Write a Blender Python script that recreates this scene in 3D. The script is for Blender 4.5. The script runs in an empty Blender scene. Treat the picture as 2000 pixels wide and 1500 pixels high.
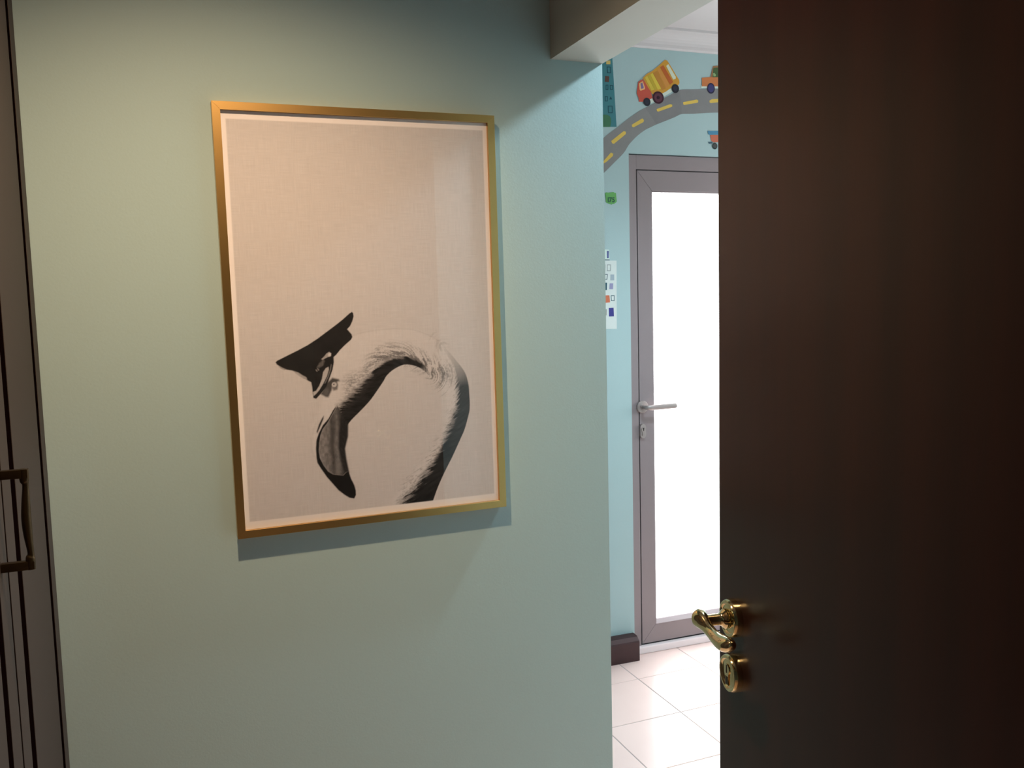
import bpy, bmesh, math, random
import numpy as np
from mathutils import Vector, Matrix

scene = bpy.context.scene
col = scene.collection
random.seed(4)
PI = math.pi

# ------------------------------------------------------------------ camera
cam_data = bpy.data.cameras.new('camera')
cam = bpy.data.objects.new('camera', cam_data)
col.objects.link(cam)
fwd = Vector((0.3653193, 0.9262594, -0.09265707))
rgt = Vector((0.92910423, -0.36895991, -0.02517752))
upv = rgt.cross(fwd)
M = Matrix((rgt, upv, -fwd)).transposed().to_4x4()
M.translation = Vector((0, 0, 1.48))
cam.matrix_world = M
cam_data.sensor_width = 36.0
cam_data.lens = 1690.438 / 2000 * 36.0
cam_data.clip_start = 0.02
scene.camera = cam

# ------------------------------------------------------------------ view, world, main lights
vs = scene.view_settings
vs.view_transform = 'Standard'
vs.look = 'None'
vs.gamma = 1.0
vs.use_curve_mapping = False
vs.exposure = 0.0

world = bpy.data.worlds.new('overcast sky')
scene.world = world
world.use_nodes = True
bgn = world.node_tree.nodes['Background']
bgn.inputs['Color'].default_value = (0.95, 0.98, 1.0, 1)
bgn.inputs['Strength'].default_value = 9.2

def area(name, loc, direction, sx, sy, power, color, portal=False):
    d = bpy.data.lights.new(name, 'AREA')
    d.shape = 'RECTANGLE'; d.size = sx; d.size_y = sy
    d.energy = power; d.color = color
    if portal: d.cycles.is_portal = True
    o = bpy.data.objects.new(name, d); col.objects.link(o)
    o.location = loc
    o.rotation_euler = Vector(direction).to_track_quat('-Z', 'Y').to_euler()
    return o

def spot(name, loc, direction, power, color, size, blend, radius):
    d = bpy.data.lights.new(name, 'SPOT')
    d.energy = power; d.color = color; d.spot_size = size; d.spot_blend = blend
    d.shadow_soft_size = radius
    o = bpy.data.objects.new(name, d); col.objects.link(o)
    o.location = loc
    o.rotation_euler = Vector(direction).to_track_quat('-Z', 'Y').to_euler()
    return o

WARM_AT = (0.10, 1.12, 2.50)
COOL_AT = (1.66, 1.80, 2.47)
spot('warm_lamp', WARM_AT, (0, 0.10, -1), 104, (0.98, 0.672, 0.415), math.radians(137), 0.9, 0.025)
spot('cool_lamp', COOL_AT, (-0.14, -0.10, -1), 82, (0.72, 0.90, 1.0), math.radians(152), 0.6, 0.05)
area('added_window_portal', (3.36, 2.3, 1.5), (-1, 0, 0), 1.1, 1.2, 1.0, (1, 1, 1), True)  # portal of the unseen window added for the far wall
area('far_door_portal', (2.20, 3.22, 1.02), (0, -1, 0), 0.72, 1.86, 1.0, (1, 1, 1), True)

# ------------------------------------------------------------------ helpers
def srgb(r, g, b):
    f = lambda c: (c / 255 / 12.92) if c <= 10 else ((c / 255 + 0.055) / 1.055) ** 2.4
    return (f(r), f(g), f(b))

def material(name, color, rough=0.5, metal=0.0, bump=0.0, bscale=80.0, coat=0.0, spec=0.5, vary=0.0, vscale=3.0):
    m = bpy.data.materials.new(name); m.use_nodes = True
    nt = m.node_tree; b = nt.nodes['Principled BSDF']
    b.inputs['Base Color'].default_value = (*color, 1)
    b.inputs['Roughness'].default_value = rough
    b.inputs['Metallic'].default_value = metal
    b.inputs['Coat Weight'].default_value = coat
    b.inputs['Specular IOR Level'].default_value = spec
    if bump or vary:
        tc = nt.nodes.new('ShaderNodeTexCoord')
    if bump:
        n = nt.nodes.new('ShaderNodeTexNoise'); n.inputs['Scale'].default_value = bscale
        n.inputs['Detail'].default_value = 3
        bp = nt.nodes.new('ShaderNodeBump'); bp.inputs['Strength'].default_value = bump
        bp.inputs['Distance'].default_value = 0.002
        nt.links.new(tc.outputs['Object'], n.inputs['Vector'])
        nt.links.new(n.outputs['Fac'], bp.inputs['Height'])
        nt.links.new(bp.outputs['Normal'], b.inputs['Normal'])
    if vary:
        n2 = nt.nodes.new('ShaderNodeTexNoise'); n2.inputs['Scale'].default_value = vscale
        n2.inputs['Detail'].default_value = 4
        mx = nt.nodes.new('ShaderNodeMix'); mx.data_type = 'RGBA'
        mx.inputs[6].default_value = (*[c * (1 - vary) for c in color], 1)
        mx.inputs[7].default_value = (*[min(1, c * (1 + vary)) for c in color], 1)
        nt.links.new(tc.outputs['Object'], n2.inputs['Vector'])
        nt.links.new(n2.outputs['Fac'], mx.inputs[0])
        nt.links.new(mx.outputs[2], b.inputs['Base Color'])
    return m

def link_mesh(name, me, mat, parent=None, loc=None, rot=None):
    o = bpy.data.objects.new(name, me); col.objects.link(o)
    if mat is not None and not me.materials: me.materials.append(mat)
    if parent is not None: o.parent = parent
    if loc is not None: o.location = loc
    if rot is not None: o.rotation_euler = rot
    return o

def obj(name, bm, mat, parent=None, smooth=False, loc=None, rot=None):
    bmesh.ops.recalc_face_normals(bm, faces=bm.faces)
    me = bpy.data.meshes.new(name); bm.to_mesh(me); bm.free()
    if smooth:
        for p in me.polygons: p.use_smooth = True
        me.set_sharp_from_angle(angle=math.radians(38))
    return link_mesh(name, me, mat, parent, loc, rot)

def box(bm, x0, x1, y0, y1, z0, z1, bevel=0.0, seg=2):
    vs = [bm.verts.new((x, y, z)) for x in (x0, x1) for y in (y0, y1) for z in (z0, z1)]
    f = [(0, 1, 3, 2), (4, 6, 7, 5), (0, 4, 5, 1), (2, 3, 7, 6), (0, 2, 6, 4), (1, 5, 7, 3)]
    fs = [bm.faces.new([vs[i] for i in q]) for q in f]
    if bevel:
        es = list({e for q in fs for e in q.edges})
        bmesh.ops.bevel(bm, geom=es, offset=bevel, segments=seg, profile=0.6, affect='EDGES')

def box_obj(name, b, mat, parent=None, bevel=0.0, loc=None, rot=None):
    bm = bmesh.new(); box(bm, *b, bevel=bevel)
    return obj(name, bm, mat, parent, loc=loc, rot=rot)

def boxes(name, bs, mat, parent=None, bevel=0.0, loc=None, rot=None):
    bm = bmesh.new()
    for b in bs: box(bm, *b, bevel=bevel)
    return obj(name, bm, mat, parent, loc=loc, rot=rot)

def prism(bm, pts, map0, map1):
    """pts: closed outline; map0/map1 turn a point into 3-D at either face"""
    a = [bm.verts.new(map0(p)) for p in pts]; b = [bm.verts.new(map1(p)) for p in pts]
    n = len(pts)
    bm.faces.new(a); bm.faces.new(b[::-1])
    for i in range(n): bm.faces.new((a[i], b[i], b[(i + 1) % n], a[(i + 1) % n]))

def lathe(bm, prof, n=48):
    """prof: (radius, height) along local z"""
    rings = []
    for r, h in prof:
        if r < 1e-6: rings.append([bm.verts.new((0, 0, h))])
        else: rings.append([bm.verts.new((r * math.cos(2 * PI * k / n), r * math.sin(2 * PI * k / n), h)) for k in range(n)])
    for a, b in zip(rings, rings[1:]):
        for k in range(n):
            k2 = (k + 1) % n
            if len(a) == 1 and len(b) == 1: continue
            if len(a) == 1: bm.faces.new((a[0], b[k], b[k2]))
            elif len(b) == 1: bm.faces.new((a[k], b[0], a[k2]))
            else: bm.faces.new((a[k], b[k], b[k2], a[k2]))

def catmull(pts, n=8):
    out = []
    P = [pts[0]] + list(pts) + [pts[-1]]
    for i in range(1, len(P) - 2):
        p0, p1, p2, p3 = [np.array(q, float) for q in P[i - 1:i + 3]]
        for k in range(n):
            t = k / n
            out.append(tuple(0.5 * (2 * p1 + (p2 - p0) * t + (2 * p0 - 5 * p1 + 4 * p2 - p3) * t * t + (3 * p1 - p0 - 3 * p2 + p3) * t ** 3)))
    out.append(tuple(float(v) for v in pts[-1]))
    return out

def tube(bm, path, n=20, hint=(0, 0, 1)):
    """path: (x, y, z, radius across, radius up) ; closed with rounded ends by the radii"""
    P = [Vector(p[:3]) for p in path]; rings = []
    for i, p in enumerate(P):
        t = (P[min(i + 1, len(P) - 1)] - P[max(i - 1, 0)]).normalized()
        s = t.cross(Vector(hint)).normalized(); u = s.cross(t).normalized()
        rings.append([bm.verts.new(p + s * path[i][3] * math.cos(2 * PI * k / n) + u * path[i][4] * math.sin(2 * PI * k / n)) for k in range(n)])
    for a, b in zip(rings, rings[1:]):
        for k in range(n): bm.faces.new((a[k], b[k], b[(k + 1) % n], a[(k + 1) % n]))
    bm.faces.new(rings[0][::-1]); bm.faces.new(rings[-1])

def empty(name, loc=(0, 0, 0), rot=(0, 0, 0), parent=None):
    o = bpy.data.objects.new(name, None); col.objects.link(o)
    o.location = loc; o.rotation_euler = rot; o.empty_display_size = 0.1
    if parent: o.parent = parent
    return o

def thing(o, label, cat, group=None):
    o['label'] = label; o['category'] = cat
    if group: o['group'] = group
    return o

def struct(o, label=None):
    o['kind'] = 'structure'
    if label: o['label'] = label
    return o

# ------------------------------------------------------------------ data
# outlines of the printed bird, millimetres from the middle of the print
ART = {
 'cap': [[-214.5,-85.8],[-210.8,-82.4],[-200.8,-77.9],[-166.2,-62.4],[-142.9,-51.2],[-119.3,-37],[-98.3,-22.6],[-77.3,-8.1],[-62.1,3],[-46.8,15.7],[-40.7,19.6],[-37.6,16.8],[-36.8,9.4],[-40.3,-1.5],[-45.9,-12.3],[-52.9,-19.3],[-43.2,-31.5],[-42,-37.4],[-45.2,-43.2],[-59,-54.4],[-71.3,-65.5],[-80.6,-76.1],[-86.7,-80.9],[-86.6,-92.7],[-90.3,-108.7],[-97.8,-127.3],[-106,-146],[-113.7,-155.8],[-122.9,-165.4],[-130.5,-173],[-136.2,-170.4],[-137.4,-161.5],[-137.8,-146.8],[-139.4,-135],[-147,-130.2],[-158,-122.2],[-168.9,-112.9],[-178.5,-106.5],[-195.1,-102.7],[-206,-95.6],[-212,-90.9]],
 'visor': [[-99.4,-102.3],[-98.6,-108.2],[-103.4,-122.6],[-112.9,-139.6],[-122.3,-153.7],[-130,-162],[-135.9,-166],[-136.9,-157.2],[-129.6,-154.7],[-121.8,-143.5],[-115.3,-129.2],[-111.6,-113.3],[-105.4,-104.9]],
 'rimline': [[-91.9,-96.8],[-93.9,-108.4],[-100.6,-125.7],[-108.6,-139.9],[-110,-139.1],[-102,-124.1],[-96.1,-108.3],[-93.6,-96.7]],
 'braid': [[-96.3,-68.7],[-92.1,-71.8],[-93.1,-77.7],[-98.3,-79.6],[-105.7,-82.9],[-111.7,-86.2],[-114.4,-83.9],[-108.4,-79.1],[-102.3,-72.1]],
 'braidtip': [[-96.4,-70.2],[-91.8,-72.2],[-92.7,-78.4],[-97.6,-79.6],[-99.6,-75.9]],
 'emblem': [[-110.2,-85.6],[-106.7,-88.7],[-110.9,-98.7],[-119.8,-104],[-125.5,-102.3],[-119.2,-92.4]],
 'em1': [[-128.6,-107.2],[-127.1,-106.5],[-124.2,-110.4],[-125.2,-111.8]],
 'em2': [[-124.9,-104.5],[-123.4,-103.8],[-120,-108.4],[-121.5,-109.8]],
 'edge1': [[-208.7,-94],[-203.2,-97.2],[-192.3,-102.8],[-196.6,-104.3],[-204.8,-100]],
 'edge2': [[-175.7,-107.4],[-166,-111.6],[-157.8,-117.9],[-149.5,-122.7],[-148,-127.9],[-155.4,-126],[-165,-119.2],[-173.1,-112.3]],
 'undervisor': [[-110.2,-142.8],[-98.1,-133.2],[-92,-127.7],[-77.5,-131.5],[-75.5,-136.1],[-83.6,-137.1],[-91.8,-139.5],[-94.5,-155.6],[-102.9,-171.2],[-108.7,-170.1],[-117.1,-164.4],[-119.9,-162.7],[-113.7,-154.3]],
 'blob': [[-110.6,-151.6],[-103.3,-151.3],[-100.8,-158.1],[-105.6,-168.1],[-111.4,-166.2],[-114,-160.2]],
 'lid': [[-92.5,-138.7],[-82,-134.2],[-79.6,-144.7],[-81.6,-154.9],[-90.5,-157.3],[-93.1,-151.2]],
 'beak': [[-85.4,-191.3],[-93.9,-201.5],[-105.4,-220.3],[-118.5,-233.7],[-128.1,-250.8],[-134.5,-266.4],[-136.6,-286],[-136.3,-307.6],[-135.1,-318.5],[-127,-333.7],[-115.6,-353],[-102.3,-370.8],[-90.5,-386.7],[-76.7,-399.2],[-66.2,-406.8],[-55.5,-409.9],[-51.1,-402.1],[-50.9,-391],[-53.9,-377.8],[-60.5,-362.4],[-65.1,-345.4],[-70.6,-346.7],[-78.1,-353.3],[-88.8,-351.2],[-101.1,-348.2],[-111.5,-340.7],[-121.3,-325.3],[-128.4,-308.3],[-130.2,-291.9],[-128.3,-272.3],[-124.9,-256.5],[-118.9,-242.6],[-107.6,-229.2],[-98,-213.7],[-88.4,-198.3]],
 'nostril': [[-115.3,-212.4],[-116.5,-219.5],[-123.8,-235],[-131.6,-250.5],[-133.2,-247.7],[-127.1,-231.2],[-119.4,-217.5]],
 'mandible': [[-82.7,-191.5],[-76.4,-208.2],[-61.5,-234.7],[-63.3,-263.5],[-71.5,-291.9],[-69.2,-317.6],[-65.1,-345.4],[-70.6,-346.7],[-78.1,-353.3],[-88.8,-351.2],[-101.1,-348.2],[-111.5,-340.7],[-121.3,-325.3],[-128.4,-308.3],[-130.2,-291.9],[-128.3,-272.3],[-124.9,-256.5],[-118.9,-242.6],[-107.6,-229.2],[-98,-213.7],[-88.4,-198.3]],
 'mdark': [[-77.1,-222.6],[-61.5,-234.7],[-63.3,-263.5],[-71.5,-291.9],[-69.2,-317.6],[-64.8,-347.3],[-75.8,-342.5],[-81.7,-316.4],[-85.8,-290.6],[-83.1,-254.6]],
 'mstreak': [[-93.1,-221.3],[-89.9,-228.8],[-93.3,-261],[-97.7,-278.7],[-96.8,-296.8],[-104,-298],[-105.7,-277.9],[-100,-253.2]],
 'mlight': [[-85.4,-229.1],[-81.2,-233.1],[-85.3,-279.8],[-79.5,-307.5],[-77.7,-344.2],[-81.5,-349.3],[-88.6,-348.5],[-95.4,-340.6],[-89.4,-308.4],[-96.1,-282.4],[-91.1,-253.9]],
 'faceline': [[-134,-228.8],[-142.1,-249.6],[-146,-274.3],[-145.1,-292.4],[-136.5,-311.2]],
 'inner': [[-61.9,-236.9],[-51.7,-225.5],[-30,-206.3],[-8.1,-185.3],[10.5,-162.2],[25.5,-142.2],[33.1,-130.5],[47.9,-118.4],[66.1,-109.6],[80.6,-106.9],[98.5,-110.4],[114.5,-117.6],[126.9,-127.2],[137.5,-138.5]],
 'innerw': [26.2,36.7,41.2,41.2,39.1,34.9,33.2,27.9,21.6,18.2,15.7,12.2,7,2.8],
 'outer': [[173.5,-69.2],[202.1,-102.8],[223.6,-132.8],[232,-162.3],[233.6,-191.4],[233.3,-220.6],[229.2,-238.5],[218.5,-270.5],[206.1,-295],[185.7,-333.4],[165.5,-367.9],[147.2,-402.5],[132.8,-435.6],[120.6,-461.6],[108.4,-485.8]],
 'outerw': [4.2,12.2,24.4,29.7,31.4,34.9,38.4,41.2,39.1,33.2,38.4,47.1,61.1,69.8,69.8],
 'head': [[-39.1,-33.5],[-14.7,-27.7],[23.9,-23.4],[84.2,-23.8],[119.9,-33.3],[155.8,-50.7],[177.1,-73],[202.1,-102.8]],
 'bird': [[-85.6,-80.8],[-71.1,-61.1],[-39.1,-33.5],[-14.7,-27.7],[23.9,-23.4],[84.2,-23.8],[119.9,-33.3],[155.8,-50.7],[177.1,-73],[202.1,-102.8],[223.6,-132.8],[232,-162.3],[233.6,-191.4],[233.3,-220.6],[229.2,-238.5],[218.5,-270.5],[206.1,-295],[185.7,-333.4],[165.5,-367.9],[147.2,-402.5],[132.8,-435.6],[33.8,-435.1],[53.3,-403.2],[91.6,-360.4],[134,-314],[161.7,-273],[174.9,-223.5],[172.7,-183.7],[158.9,-157.6],[137.5,-138.5],[126.9,-127.2],[114.5,-117.6],[98.5,-110.4],[80.6,-106.9],[66.1,-109.6],[47.9,-118.4],[33.1,-130.5],[25.5,-142.2],[10.5,-162.2],[-8.1,-185.3],[-30,-206.3],[-51.7,-225.5],[-61.9,-236.9],[-78.8,-218.2],[-139.9,-223.7],[-147,-264.1],[-139.3,-309.5],[-134.1,-241.3],[-117.3,-174.2],[-95.7,-148.3]],
 'cheek': [[-64.6,-136.6],[-46.8,-124],[-25.8,-118.3],[-4.9,-116.1],[-1.9,-126.6],[-26.8,-139],[-45,-158.5],[-62.7,-167.7]],
 'cheek2': [[-82.6,-190.4],[-55.7,-164.7],[-27.3,-149.3],[-9,-129.7],[-2.2,-133.5],[-28.1,-166.6],[-49.8,-185.8],[-74.7,-204.7]],
 'speck1': [[-11.5,-108.8],[11.1,-71.9],[46.7,-65],[82.2,-70.2],[110.6,-80.3],[146.4,-99.9],[186.4,-119.9],[188.9,-152.4],[144.7,-142.5],[112.8,-115.8],[80.9,-99.9],[45.4,-94.5],[9.7,-103]],
 'speck2': [[148.8,-39.7],[177.2,-69.4],[180.4,-83.8],[162.1,-75.8],[148.1,-57.4]],
 'speck3': [[127.2,-120.1],[152.6,-128.7],[174,-151.4],[169.2,-179.8],[151.5,-157.2]],
 'speck4': [[48.2,-436.8],[61,-393.2],[106.8,-347.5],[153.4,-294],[181.4,-249.3],[199.6,-167.4],[210.9,-168.2],[195.5,-275.9],[143.3,-362],[101,-397.6],[77.3,-438.4]],
 'darkpatch': [[172.1,-295.7],[179,-310.8],[178.2,-332.6],[162.6,-345.7],[149.8,-337.2],[160.2,-312.8]],
}
# outlines of the wall decals, metres along the far wall and above the floor
DEC = {
 'road_top': [[0.0183,1.9783],[0.0943,2.0582],[0.1606,2.1185],[0.2171,2.1589],[0.2637,2.1924],[0.3158,2.2264],[0.3736,2.2565],[0.416,2.276],[0.4587,2.2984],[0.5044,2.3206],[0.5666,2.3266],[0.6822,2.3358],[0.8174,2.3391],[0.9621,2.3357]],
 'road_bot': [[0.0815,1.9086],[0.1198,1.9475],[0.1583,1.9821],[0.1996,2.0192],[0.2464,2.0622],[0.2727,2.0983],[0.3147,2.1362],[0.3621,2.1654],[0.4257,2.191],[0.4793,2.2119],[0.5117,2.2258],[0.566,2.2299],[0.6818,2.2404],[0.8117,2.2432],[0.9448,2.2393]],
 'dashes': [[[0.1231,1.9901],[0.154,2.0245],[0.1901,2.0616],[0.2002,2.0574],[0.1975,2.0484],[0.1692,2.025],[0.1589,2.0189],[0.1331,1.9859]],[[0.1918,2.1064],[0.2476,2.1468],[0.2568,2.145],[0.2567,2.136],[0.2034,2.0957],[0.1957,2.0976]],[[0.284,2.1732],[0.3311,2.2001],[0.3383,2.1937],[0.3361,2.1859],[0.2917,2.1636],[0.285,2.1655]],[[0.3961,2.2396],[0.4584,2.262],[0.468,2.2602],[0.4668,2.2524],[0.4049,2.2301],[0.3976,2.2315]],[[0.5186,2.2734],[0.5827,2.2871],[0.5893,2.2828],[0.587,2.2749],[0.5228,2.2622],[0.5185,2.2652]],[[0.6421,2.2857],[0.6543,2.2924],[0.7156,2.2982],[0.7211,2.2938],[0.7155,2.286],[0.6487,2.2768],[0.6431,2.2784]],[[0.7747,2.2958],[0.846,2.2969],[0.846,2.2865],[0.7747,2.2855]]],
 't_body': [[0.3346,2.3561],[0.3533,2.3733],[0.3788,2.3866],[0.4096,2.4104],[0.4354,2.4333],[0.4457,2.4319],[0.4576,2.4166],[0.4712,2.3985],[0.4848,2.3789],[0.5002,2.3593],[0.5019,2.3476],[0.4966,2.3399],[0.4653,2.3277],[0.4394,2.31],[0.4221,2.3017],[0.3778,2.2962],[0.3711,2.3046],[0.3577,2.3213],[0.3445,2.3408]],
 't_stripes': [[[0.3438,2.3582],[0.3549,2.3661],[0.3864,2.3142],[0.3728,2.3098]],[[0.3566,2.3662],[0.3668,2.372],[0.3992,2.315],[0.3873,2.3136]],[[0.3685,2.3721],[0.3787,2.3786],[0.4172,2.3205],[0.4018,2.3144]],[[0.3812,2.3787],[0.3992,2.3894],[0.4378,2.3217],[0.4206,2.3148]],[[0.4009,2.3909],[0.412,2.399],[0.4568,2.3353],[0.4395,2.3232]],[[0.4129,2.4034],[0.4275,2.4124],[0.4724,2.3495],[0.4577,2.3376]]],
 't_panel': [[0.4412,2.4097],[0.4507,2.4176],[0.4847,2.3701],[0.4838,2.3627],[0.4725,2.359]],
 't_cab': [[0.3143,2.3404],[0.3328,2.3517],[0.3445,2.3408],[0.3577,2.3213],[0.3711,2.3046],[0.3776,2.2816],[0.3639,2.275],[0.3351,2.2647],[0.3166,2.2637],[0.3151,2.2781],[0.307,2.2951],[0.3088,2.3097]],
 't_wframe': [[0.3175,2.3348],[0.3344,2.3445],[0.3442,2.3176],[0.3424,2.3131],[0.3239,2.3062],[0.3197,2.3103]],
 't_win': [[0.3242,2.3338],[0.3318,2.3386],[0.3383,2.3201],[0.3366,2.3164],[0.3265,2.3136]],
 't_base': [[0.3623,2.2779],[0.3776,2.2831],[0.4653,2.3233],[0.4661,2.3131],[0.4272,2.2925],[0.3689,2.2614]],
 't_wheels': [[[0.352,2.2649],[0.3681,2.2658],[0.3518,2.2488]],[[0.4031,2.2845],[0.4288,2.286],[0.4029,2.2603]],[[0.4817,2.3243],[0.4991,2.3253],[0.4816,2.3069]]],
 'o_body': [[0.6063,2.3747],[0.6471,2.3804],[0.6822,2.382],[0.7399,2.3857],[0.7622,2.3847],[0.7742,2.378],[0.7742,2.3508],[0.6068,2.3407]],
 'o_cabin': [[0.6471,2.3792],[0.6597,2.4245],[0.6824,2.4276],[0.7252,2.4302],[0.7459,2.3849]],
 'o_win': [[0.6611,2.4167],[0.6824,2.42],[0.7192,2.4219],[0.7325,2.3852],[0.6573,2.3804]],
 'o_spot': [[0.6588,2.3952],[0.6647,2.398],[0.672,2.3912],[0.672,2.385],[0.6617,2.3832]],
 'o_base': [[0.6047,2.343],[0.7757,2.3534],[0.7756,2.3435],[0.6046,2.3357]],
 'o_wheels': [[[0.6491,2.3353],[0.6674,2.3364],[0.649,2.3139]],[[0.7398,2.3407],[0.7584,2.3418],[0.7398,2.3191]]],
 's_bed': [[0.6326,2.1639],[0.6798,2.1659],[0.727,2.1672],[0.7242,2.1527],[0.6419,2.1492],[0.6348,2.1534]],
 's_body': [[0.6446,2.1486],[0.7106,2.1513],[0.7032,2.1214],[0.6598,2.1197],[0.649,2.1268]],
 's_bump': [[0.6355,2.121],[0.6562,2.1218],[0.6562,2.115],[0.6382,2.1128]],
 's_wheels': [[[0.6665,2.1048],[0.6787,2.1052],[0.6664,2.0915]],[[0.6977,2.106],[0.71,2.1064],[0.6977,2.0926]]],
 'w_tower': [[0.1348,1.6854],[0.1762,1.6828],[0.177,1.6439],[0.1341,1.6447]],
 'w_line': [[0.1398,1.6452],[0.177,1.6442],[0.1775,1.6411],[0.1397,1.6421]],
 'w_main': [[0.0972,1.6419],[0.1554,1.6405],[0.208,1.6396],[0.2049,1.3675],[0.0922,1.37]],
 'w_wins': [[[0.1655,1.6782],[0.1747,1.6782],[0.1736,1.6496],[0.1656,1.6496]],[[0.1652,1.6245],[0.183,1.6244],[0.1814,1.5982],[0.1647,1.5984]],[[0.1394,1.6248],[0.1586,1.6246],[0.1576,1.5998],[0.139,1.6]],[[0.1459,1.5871],[0.1683,1.5868],[0.1656,1.5645],[0.147,1.5648]],[[0.1803,1.5849],[0.1967,1.5847],[0.1964,1.5615],[0.1791,1.5618]],[[0.1439,1.5531],[0.1645,1.5527],[0.1629,1.5235],[0.1434,1.5243]],[[0.176,1.55],[0.1918,1.5497],[0.1903,1.526],[0.1742,1.5263]],[[0.1516,1.5023],[0.1741,1.5026],[0.1765,1.4742],[0.1555,1.4731]],[[0.1804,1.5025],[0.1972,1.5022],[0.1962,1.4789],[0.1812,1.4798]],[[0.1421,1.4484],[0.1616,1.4479],[0.1601,1.4229],[0.1417,1.4239]],[[0.1704,1.4521],[0.1917,1.4529],[0.1929,1.4183],[0.171,1.4185]]],
 'b_main': [[0.1103,2.4495],[0.2002,2.4561],[0.2022,2.4211],[0.2165,2.1621],[0.1049,2.1561]],
 'b_wins': [[[0.1773,2.3894],[0.1939,2.3905],[0.1949,2.3657],[0.1793,2.3647]],[[0.1696,2.3543],[0.1874,2.3534],[0.1854,2.3312],[0.1676,2.3318]],[[0.1714,2.3206],[0.1828,2.3213],[0.1818,2.3005],[0.1711,2.3005]],[[0.1892,2.3207],[0.2023,2.3215],[0.2025,2.3031],[0.1901,2.3024]],[[0.1671,2.2767],[0.1797,2.2774],[0.1789,2.2576],[0.1675,2.257]],[[0.1862,2.2653],[0.1986,2.266],[0.1926,2.2775]],[[0.1796,2.241],[0.1994,2.242],[0.1996,2.2138],[0.1806,2.2128]],[[0.1753,2.411],[0.1931,2.4143],[0.1929,2.3998],[0.1751,2.3985]],[[0.1278,2.3829],[0.1489,2.3844],[0.1485,2.3596],[0.1273,2.3582]],[[0.1259,2.2796],[0.1471,2.2808],[0.1467,2.2538],[0.1254,2.2526]]],
 'b_tree': [[0.1261,2.157],[0.1312,2.1781],[0.1409,2.1952],[0.1553,2.2043],[0.1719,2.2061],[0.1861,2.2016],[0.1918,2.1893],[0.1916,2.1746],[0.1878,2.1602]],
 'shield': [[0.1611,1.9028],[0.1672,1.9071],[0.1773,1.9057],[0.1882,1.9075],[0.199,1.9088],[0.2038,1.9057],[0.2098,1.9058],[0.2085,1.8962],[0.2101,1.8877],[0.2118,1.8814],[0.2129,1.8728],[0.2092,1.868],[0.2007,1.863],[0.1934,1.8624],[0.1886,1.8591],[0.1838,1.8622],[0.1754,1.8637],[0.1659,1.8673],[0.1642,1.872],[0.1661,1.8806],[0.1664,1.8944]],
 'shield_text': [[0.1758,1.8871],[0.1806,1.8872],[0.1755,1.8685],[0.2119,1.8878]],
}

# ------------------------------------------------------------------ materials
MINT = (0.375, 0.512, 0.520)
m_wall = material('mint wall paint', MINT, 0.62, bump=0.10, bscale=220, spec=0.3)
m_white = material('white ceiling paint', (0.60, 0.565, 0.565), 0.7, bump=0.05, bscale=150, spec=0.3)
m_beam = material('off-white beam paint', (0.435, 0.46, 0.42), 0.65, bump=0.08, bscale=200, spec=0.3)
m_grout = material('grey grout', (0.46, 0.40, 0.39), 0.8)
m_alu = material('grey powder-coated aluminium', (0.262, 0.217, 0.224), 0.42, 0.12, bump=0.02, bscale=600)
m_gasket = material('black rubber gasket', (0.02, 0.02, 0.022), 0.7)
m_sill = material('pale aluminium threshold', (0.88, 0.78, 0.78), 0.5)
m_steel = material('satin steel', (0.40, 0.345, 0.33), 0.45, 0.7)
m_base = material('dark mahogany skirting', (0.040, 0.012, 0.013), 0.45, vary=0.3, vscale=20)
m_brass = material('polished brass', (0.72, 0.61, 0.34), 0.10, 1.0)
m_slot = material('dark key slot', (0.015, 0.012, 0.008), 0.5)
m_antique = material('antique bronze', (0.062, 0.040, 0.018), 0.38, 0.9, vary=0.25, vscale=60)
m_taupe = material('taupe lacquer', (0.052, 0.037, 0.031), 0.6, bump=0.03, bscale=300, spec=0.25)
m_groove_shade = material('painted groove shade', (0.0035, 0.0012, 0.001), 0.9, spec=0.0)  # near-black colour stands in for shade in door grooves and leaf gaps
m_carcass = material('dark carcass board', (0.03, 0.025, 0.022), 0.6)
m_gold = material('brushed gold frame', (0.62, 0.39, 0.14), 0.33, 1.0, bump=0.03, bscale=400)
m_board = material('grey backing board', (0.25, 0.24, 0.22), 0.8)
m_terrace = material('pale concrete terrace', (0.72, 0.71, 0.68), 0.8, vary=0.06)
m_lamp = material('white lamp housing', (0.8, 0.8, 0.8), 0.5)

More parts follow.
